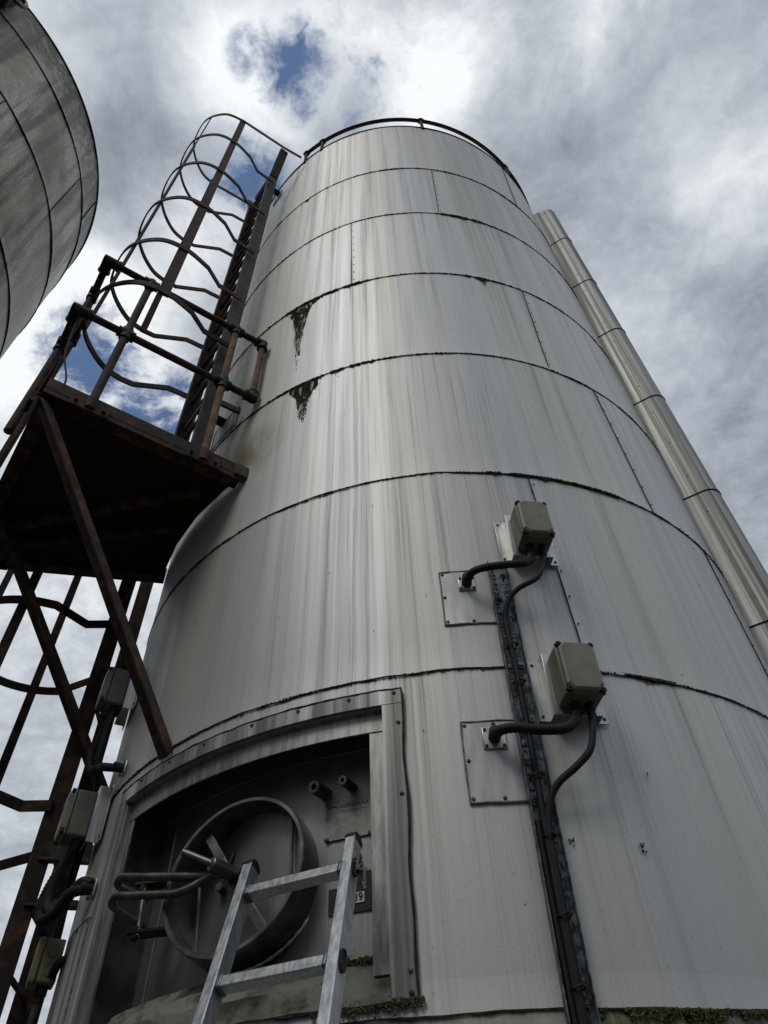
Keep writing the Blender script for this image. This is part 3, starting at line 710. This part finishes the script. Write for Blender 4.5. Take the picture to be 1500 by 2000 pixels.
for q in (PA,PB):
    c=up(q,3.36); nn=Vector((da.y,-da.x,0)); 
    b_=MB(); b_.obox(c-nn*.0+EZ*-.03,da*.105,EZ*.045,nn*.012); b_.lathe(c-EZ*.055,EZ,[(0,.033),(.10,.033)],14); b_.build('post_clamp',M_rust,pf,bevel=.002)
    for s_ in(-.075,.075):
        b_=MB(); b_.lathe(c+da*s_-EZ*.04,nn,[(-.02,.012),(.035,.012)],6); b_.lathe(c+da*s_-EZ*.06,EZ,[(0,.016),(.015,.016),(.015,.009),(.085,.009)],6); b_.build('bolt',M_rust,pf)
b_=MB(); b_.tube([(-1.995,1.86,3.16),(-1.925,1.79,3.16)],.014,8); b_.build('bolt',M_rust,pf)
b_=MB(); b_.tube(catmull([(-1.98,1.82,4.1),(-1.965,1.86,3.75),(-1.90,1.90,3.5),(-1.93,1.93,3.34)],8),.006,6); b_.build('hanging_wire',M_black,pf)

# ================================================================== UPPER CAGED LADDER
ul=thing('caged_ladder',(-1.55,2.68,3.34),'rusty hooped cage ladder rising from the platform to the silo rim','ladder')
SR=Vector((-1.335,2.52,0)); SL=Vector((-1.675,2.86,0)); ld_=(SR-SL).normalized(); ln=Vector((ld_.y,-ld_.x,0))
if ln.dot(Vector((1,1,0)))>0: ln=-ln        # outward
def stringer(m_,base,z0,z1,w=.10,t=.045):
    c=base; m_.obox(up(c,(z0+z1)/2)+ld_*0,EZ*(z1-z0)/2,ln*w/2,ld_*.006)
    sg=1 if (base-SL).length>.1 else -1
    m_.obox(up(c,(z0+z1)/2)+ln*(w/2-.004)-ld_*sg*t/2,EZ*(z1-z0)/2,ln*.004,ld_*(t/2-.007))
    m_.obox(up(c,(z0+z1)/2)-ln*(w/2-.004)-ld_*sg*t/2,EZ*(z1-z0)/2,ln*.004,ld_*(t/2-.007))
mb=MB(); stringer(mb,SR,3.34,8.95,.105); mb.beam(up(SR,8.94),Vector((-1.225,2.40,9.50)),.10,.04,ln); mb.build('stringer',M_greyp,ul,bevel=.002)
mb=MB(); stringer(mb,SL,3.34,8.95,.105); mb.beam(up(SL,8.94),Vector((-1.775,2.965,9.55)),.10,.04,ln); mb.build('stringer',M_rust,ul,bevel=.002)
z=3.55
while z<9.45:
    b_=MB(); b_.tube([up(SL,z),up(SR,z)],.013,8); b_.build('rung',M_rust,ul); z+=.277
arc=[(-1.50,2.19),(-1.64,2.015),(-1.83,1.92),(-2.08,1.955),(-2.28,2.155),(-2.325,2.33),(-2.29,2.53),(-2.20,2.655)]
def hoop(z,flare=False):
    if flare: pl=[Vector((-1.03,2.50,0)),Vector((-1.21,2.37,0)),Vector((-1.64,2.015,0))]+catmull([(x,y,0) for x,y in arc[1:]],6)[1:]+[Vector((-1.785,2.975,0))]
    else: pl=[Vector((-1.30,2.49,0)),Vector((-1.455,2.345,0))]+catmull([(x,y,0) for x,y in arc],6)+[Vector((-2.12,2.715,0)),Vector((-1.86,2.785,0)),Vector((-1.735,2.88,0))]
    b_=MB(); b_.ribbon([up(v,z) for v in pl],.060,.012); b_.build('hoop',M_rust,ul)
for i,z in enumerate((9.52,8.63,7.60,6.58,5.60,4.82)): hoop(z,i==0)
def cagebar(x,y,zA,zB,parent,w=.06,c=(-1.89,2.36)):
    d=Vector((x-c[0],y-c[1],0)).normalized(); t=Vector((-d.y,d.x,0)); b_=MB(); b_.obox(Vector((x,y,(zA+zB)/2))-d*.011,EZ*(zB-zA)/2,t*w/2,d*.005); b_.build('cage_bar',M_rust,parent)
cagebar(-1.64,2.015,4.78,9.54,ul,.07); cagebar(-2.30,2.20,4.8,9.54,ul,.05); cagebar(-2.19,2.64,5.55,9.54,ul,.055); cagebar(-2.02,1.93,4.8,9.54,ul,.012)
for z in (4.33,9.33):
    b_=MB(); b_.beam(P(-43.6,z,1.99),Vector((-1.535,2.715,z)),.055,.012,EZ); b_.beam(P(-43.6,z,1.99)+et(-43.6)*.03,Vector((-1.535,2.715,z))+et(-43.6)*.03,.012,.06,EZ); b_.beam(up(SL,z),up(SR,z),.05,.012,EZ); b_.build('wall_bracket',M_greyp,ul,bevel=.002)
for z in (4.15,):
    b_=MB(); a=up(SR,z); b_.beam(a,Vector((a.x*.88,CY-(CY-a.y)*.93,z)),.05,.02,EZ); b_.build('wall_bracket',M_greyp,ul)

# ================================================================== LOWER CAGED LADDER
ll=thing('caged_ladder',(-2.03,3.5,GZ),'dark rusty cage ladder standing under the platform from the ground','ladder')
S1=Vector((-1.985,3.30,0)); S2=Vector((-2.09,3.72,0)); rd=Vector((-.94,-.33,0)).normalized()
for s_ in (S1,S2):
    b_=MB(); b_.obox(up(s_,(3.68+GZ)/2),EZ*(3.68-GZ)/2,rd*.045,Vector((-rd.y,rd.x,0))*.01); b_.build('stringer',M_rust,ll,bevel=.002)
z=1.29-.277*11
while z<3.2:
    b_=MB(); b_.tube([up(S1,z),up(S2,z)],.0135,8); b_.build('rung',M_rust,ll); z+=.277
hp=[(-2.25,3.05),(-2.40,2.98),(-2.60,2.965),(-2.83,3.08),(-2.99,3.30),(-3.02,3.52),(-2.93,3.73),(-2.77,3.86),(-2.60,3.91)]
for z in (2.88,1.72,.56,-.6):
    pl=[Vector((-1.99,3.27,0)),Vector((-2.14,3.25,0))]+catmull([(x,y,0) for x,y in hp],6)+[Vector((-2.32,3.81,0)),Vector((-2.12,3.75,0))]
    b_=MB(); b_.ribbon([up(v,z) for v in pl],.055,.012); b_.build('hoop',M_rust,ll)
for x,y in ((-2.42,2.985),(-2.76,3.86),(-3.02,3.45)):
    cagebar(x,y,-.7,3.28 if y<3 else 3.98,ll,.055,(-2.6,3.43))
for z,w in ((1.507,.08),(1.28,.03),(-.3,.08)):
    e_=P(-62,z,2.0); b_=MB(); b_.beam(up(S1,z),e_,w,.014,EZ); b_.beam(up(S1,z)-EZ*w*.5,e_-EZ*w*.5,.05,.012,rd.cross(EZ)); b_.build('wall_bracket',M_greyp,ll,bevel=.002)

# ================================================================== JUNCTION BOXES
def jbox(th,z,label,cat,h=.212,w=.142,group='grey junction boxes on the silo',tilt=0):
    t=thing('junction_box',P(th,z-h/2,RS),label,cat,group)
    E_,Rr=et(th),er(th)
    def L(u,v,s): return P(th,z,RS)+E_*u+EZ*v+Rr*s
    bz,bh=-.0,h*.62
    # hat bracket: flanges on the sheet, raised web
    b_=MB()
    for s_ in(-1,1):
        b_.obox(L(s_*.110,0,.010),E_*.022,EZ*bh,Rr*.003); b_.obox(L(s_*.088,0,.036),E_*.003,EZ*bh,Rr*.024)
    b_.obox(L(0,0,.061),E_*.0905,EZ*bh,Rr*.003); br=b_.build('mounting_bracket',M_plate,t,bevel=.0015)
    each([(L(s_*.116,v,.012),Rr,[(0,.007),(.004,.0065),(.007,.002)]) for s_ in(-1,1) for v in(-bh+.02,bh-.02)],'screw',M_screw,br)
    b_=MB(); b_.obox(L(0,0,.108),E_*w/2,EZ*h/2,Rr*.044); b_.build('box_body',M_box,t,bevel=.008,bseg=3)
    # lid with cut corners
    cc=.024
    def oct_(hw,hh,s,c): return [L(u,v,s) for u,v in ((-hw+c,-hh),(hw-c,-hh),(hw,-hh+c),(hw,hh-c),(hw-c,hh),(-hw+c,hh),(-hw,hh-c),(-hw,-hh+c))]
    b_=MB(); b_.obox(L(0,0,.159),E_*(w/2+.003),EZ*(h/2+.003),Rr*.0055); lidp=b_.build('lid',M_lid,t,bevel=.007,bseg=3)
    b_=MB(); a=oct_(w/2-.002,h/2-.002,.1647,cc); b=oct_(w/2-.004,h/2-.004,.180,cc); c=oct_(w/2-.012,h/2-.012,.186,cc-.004)
    b_.add(a+b+c,[(i,(i+1)%8,8+(i+1)%8,8+i) for i in range(8)]+[(8+i,8+(i+1)%8,16+(i+1)%8,16+i) for i in range(8)]+[tuple(range(16,24))]); b_.build('lid_panel',M_lid,lidp,smooth=25)
    for su in(-1,1):
        for sv in(-1,1):
            b_=MB(); b_.lathe(L(su*(w/2-.010),sv*(h/2-.010),.163),Rr,[(0,.012),(.013,.012),(.016,.009),(.016,.004),(.011,.004)],12); b_.build('lid_screw',M_black,lidp)
    for u in(-.022,.030):
        b_=MB(); b_.lathe(L(u,-h/2+.004,.098),-EZ,[(0,.020),(.03,.020),(.034,.016),(.055,.015)],12); b_.build('cable_gland',M_cap,t)
    return t,L
bA,LA=jbox(13.2,2.31,'upper grey junction box on the right of the cable tray','junction box')
bB,LB=jbox(13.6,1.515,'lower grey junction box beside the cable tray, larger in view','junction box')
bC,LC=jbox(-56.0,2.26,'shaded grey junction box just left of the brace foot, under the platform','junction box')
bD,LD=jbox(-55.5,1.56,'shaded grey junction box at the top left corner of the manway recess','junction box')
# small beige box lowest on the left
def smallbox():
    th,z=-58.5,1.0; t=thing('junction_box',P(th,z-.09,RS),'small beige connection box with two round knockouts, lowest on the left','junction box')
    E_,Rr=et(th),er(th); L=lambda u,v,s: P(th,z,RS)+E_*u+EZ*v+Rr*s
    b_=MB(); b_.obox(L(0,0,.050),E_*.05,EZ*.082,Rr*.038); b_.build('box_body',M_beige,t,bevel=.006)
    b_=MB(); b_.obox(L(0,0,.104),E_*.052,EZ*.085,Rr*.014); b_.build('lid',M_beige,t,bevel=.008)
    for v in(-.032,.036):
        b_=MB(); b_.lathe(L(.050,v,.050),E_,[(0,.026),(.003,.026),(.003,.022),(.001,.022)],18,False,True); b_.build('knockout',M_beige,t)
    b_=MB(); b_.lathe(L(0,-.082,.055),-EZ,[(0,.026),(.035,.026),(.038,.02),(.06,.02)],12); b_.build('cable_gland',M_cap,t)
    b_=MB(); b_.tube(fillet([L(.05,-.05,.03),L(.09,-.045,.03),L(.12,-.02,.02),L(.15,-.02,-.01)],.03),.018,10); b_.build('side_elbow',M_cable,t)
    return L
LS=smallbox()

# ================================================================== CABLE TRAY + CABLES
def trayc(z): return 8.6+(z-2.157)*.30
tr=thing('cable_tray',P(8.1,GZ,2.0),'galvanised perforated cable tray climbing the silo between plates and boxes','cable tray')
zt,zb=2.165,-.6
hw=.0385
def TL(u,z,s): return P(trayc(z),z,RS)+et(trayc(z))*u+er(trayc(z))*s
n=24
for s_ in(-1,1):
    b_=MB()
    for i in range(n):
        za=zt+(zb-zt)*i/n; zc=zt+(zb-zt)*(i+1)/n
        b_.add([TL(s_*hw,za,.012),TL(s_*hw,za,.042),TL(s_*(hw+.003),za,.042),TL(s_*(hw+.003),za,.012),TL(s_*hw,zc,.012),TL(s_*hw,zc,.042),TL(s_*(hw+.003),zc,.042),TL(s_*(hw+.003),zc,.012)],
               [(0,1,5,4),(1,2,6,5),(2,3,7,6),(3,0,4,7)]+([(3,2,1,0)] if i==0 else []))
    b_.build('tray_side',M_galv,tr)
b_=MB(); pz=.052; z=zt
def seg(u0_,u1_,za,zc): b_.add([TL(u,zz,s) for s in(.012,.016) for (u,zz) in((u0_,za),(u1_,za),(u1_,zc),(u0_,zc))],[(3,2,1,0),(4,5,6,7),(0,1,5,4),(1,2,6,5),(2,3,7,6),(3,0,4,7)])
while z>zb:
    # solid bar, then a row with a wide slot pair, a bar, and a row with tall slots
    seg(-hw,hw,z-.009,z); z-=.009
    seg(-hw,-.031,z-.011,z); seg(-.011,.011,z-.011,z); seg(.031,hw,z-.011,z); z-=.011
    seg(-hw,hw,z-.008,z); z-=.008
    seg(-hw,-.025,z-.026,z); seg(-.015,.015,z-.026,z); seg(.025,hw,z-.026,z); z-=.026
b_.build('tray_base',M_galv,tr,smooth=0)
for th_,z in ((.018,2.10),(-.012,1.965),(.020,1.63),(-.014,1.10),(.015,.80)):
    b_=MB(); b_.lathe(TL(th_,z,.016),er(8.4),[(0,.017),(.003,.0165),(.003,.009),(.010,.008)],14); b_.build('washer_bolt',M_galv,tr)
def cyl(pts): return catmull([P(a,b,c) for a,b,c in pts],7)
def cable(name,pts,r_,label,group=None,ribs=False,mat=None):
    b_=MB(); pp=pts
    if ribs:
        pp=[]; 
        for i in range(len(pts)-1):
            L_=(pts[i+1]-pts[i]).length; m=max(1,int(L_/.0055))
            for j in range(m): pp.append(pts[i].lerp(pts[i+1],j/m))
        pp.append(pts[-1]); rad=[r_*(1.0 if j%2 else .88) for j in range(len(pp))]
    else: rad=r_
    b_.tube(pp,rad,12); o=b_.build(name,mat or M_cable,smooth=40); tag(o,label,'cable',group); return o
c=cable('conduit',[LA(-.022,-.14,.098)]+cyl([(12.2,2.115,2.10),(11.0,2.075,2.12),(9.0,2.060,2.125),(6.7,2.055,2.115),(5.2,2.050,2.095),(4.6,2.048,2.05),(4.6,2.060,2.02)]),.0165,'thick black conduit looping from the upper right box to the upper plate')
c=cable('conduit',[LB(-.022,-.14,.098)]+cyl([(12.5,1.335,2.11),(11.2,1.292,2.125),(9.0,1.288,2.12),(6.8,1.303,2.11),(5.5,1.310,2.09),(4.95,1.315,2.05),(4.95,1.322,2.02)]),.019,'thick ribbed black conduit crossing the tray from the lower right box',ribs=True)
cable('cable',[LA(.030,-.14,.098)]+cyl([(13.4,2.08,2.10),(12.4,2.012,2.10),(10.2,1.968,2.08),(8.9,1.92,2.055),(8.3,1.842,2.035),(8.3,1.739,2.03),(8.4,1.616,2.03),(8.35,1.3,2.03),(8.1,.9,2.03),(7.95,.4,2.03),(7.8,-.4,2.03)]),.0112,'black cable curving from the upper right box down into the tray')
cable('cable',[LB(.030,-.14,.098)]+cyl([(13.9,1.30,2.115),(13.2,1.225,2.11),(11.8,1.175,2.09),(9.9,1.127,2.06),(8.9,1.068,2.04),(8.45,.99,2.03),(8.3,.8,2.03),(8.15,.4,2.03),(8.0,-.4,2.03)]),.0122,'black cable curving from the lower right box down into the tray')
cable('cable',cyl([(7.6,1.02,2.025),(7.5,.9,2.025),(7.45,.4,2.025),(7.3,-.4,2.025)]),.010,'thin black cable lying in the lower left of the tray')
for z,dx in ((1.71,0),(1.54,0),(1.36,0),(1.17,0),(.97,.004),(.74,.004),(.56,.004)):
    b_=MB(); b_.tube([TL(.02*math.cos(a)*1.0-.002+dx,z+.004*math.sin(a*2),.030+.021*math.sin(a)) for a in [R(i*24) for i in range(15)]],.0028,6,closed=True)
    b_.obox(TL(.020,z,.045),et(8)*.005,EZ*.004,er(8)*.006); b_.build('cable_tie',M_cap,tr)
# left hand cables
cable('conduit',catmull([LC(-.022,-.15,.098),LC(-.06,-.26,.12),LC(-.055,-.36,.13),LC(.02,-.46,.12),LC(.14,-.50,.09),P(-50.5,1.735,2.09),P(-49.4,1.73,2.02)],7),.021,'black conduit looping from the shaded upper left box to the wall',ribs=True)
cable('conduit',catmull([LD(-.022,-.15,.098),LD(-.07,-.24,.13),LD(-.08,-.34,.15),LD(-.02,-.43,.14),LD(.09,-.44,.11),P(-50.6,1.18,2.08),P(-49.2,1.19,2.02)],7),.024,'thick black conduit bulging left of the manway recess',ribs=True)
cable('conduit',catmull([LD(.03,-.14,.098),LD(.0,-.22,.12),LD(-.02,-.34,.135),LD(.03,-.40,.12),LD(.12,-.42,.09),P(-50.0,1.215,2.06),P(-49.0,1.21,2.02)],7),.020,'inner black conduit tucked behind the thick one left of the recess')
cable('cable',catmull([LC(.03,-.14,.098),LC(.03,-.4,.10),P(-56.5,1.7,2.06),P(-57.8,1.3,2.06),P(-59,1.05,2.05),P(-60.5,.6,2.05),P(-61,-.4,2.05)],8),.019,'black cable dropping down the left side behind the boxes')
cable('cable',catmull([LS(0,-.13,.055),LS(-.02,-.3,.06),LS(-.05,-.6,.05),LS(-.06,-1.2,.04)],6),.015,'grey cable dropping from the small beige box',mat=M_greyp)

# ================================================================== ALUMINIUM LADDER
AD=Vector((.048,.4007,.915)).normalized()
TA=Vector((-.687,2.352,.983)); TB=Vector((-.327,2.212,.983)); wv=(TB-TA).normalized(); dpv=AD.cross(wv).normalized()
if dpv.y>0: dpv=-dpv
al=thing('ladder',(-.65,1.15,GZ),'aluminium ladder leaning into the manway recess','ladder')
LN=3.12
for T_ in (TA,TB):
    b_=MB(); b_.obox(T_-AD*LN/2-dpv*.027,AD*LN/2,wv*.016,dpv*.027); b_.obox(T_-AD*LN/2+wv*.0170-dpv*.002,AD*LN/2,wv*.002,dpv*.003)
    b_.build('stile',M_alu,al,bevel=.003)
    b_=MB(); pts=[]
    for j in range(9):
        a=math.pi*j/8; pts.append(T_-dpv*.027+dpv*.0295*math.cos(a)+AD*.026*math.sin(a)-wv*.018)
    pts=[T_-dpv*.027+dpv*.0295-AD*.004-wv*.018]+pts+[T_-dpv*.027-dpv*.0295-AD*.004-wv*.018]
    b_.prism(pts,wv*.036); b_.build('end_cap',M_cap,al,smooth=30,bevel=.002)
t_=.105; rungs=[]
while t_<LN-.1:
    a=TA-AD*t_-dpv*.027; b=TB-AD*t_-dpv*.027
    b_=MB(); b_.beam(a+wv*.0,b-wv*.0,.036,.034,dpv); 
    b_.build('rung',M_alu,al,bevel=.004)
    b_=MB(); b_.beam(a+wv*.018,a+wv*.034,.044,.042,dpv); b_.build('rung_collar',M_dull,al,bevel=.006); b_=MB(); b_.beam(b-wv*.034,b-wv*.018,.044,.042,dpv); b_.build('rung_collar',M_dull,al,bevel=.006)
    b_=MB(); b_.tube([b+wv*.019+dpv*.020*math.cos(q)*.8+AD*.030*math.sin(q) for q in [R(i*20) for i in range(18)]],.0035,6,closed=True)
    b_.obox(b+wv*.0185,wv*.001,dpv*.012,AD*.022); b_.build('rung_socket',M_black,al)
    t_+=.305
b_=MB()
for _ in range(5):
    c0=TB-AD*.10+wv*.02-dpv*.03; pts=[c0+Vector((random.gauss(0,.012),random.gauss(0,.012),random.gauss(0,.016)))+wv*.012 for _ in range(6)]
    b_.tube(catmull(pts+[c0+wv*.03-EZ*random.uniform(.02,.07)],4),.0035,5)
tw=b_.build('frayed_twine',M_rag); tag(tw,'scrap of frayed twine knotted at the top rung of the aluminium ladder','twine')
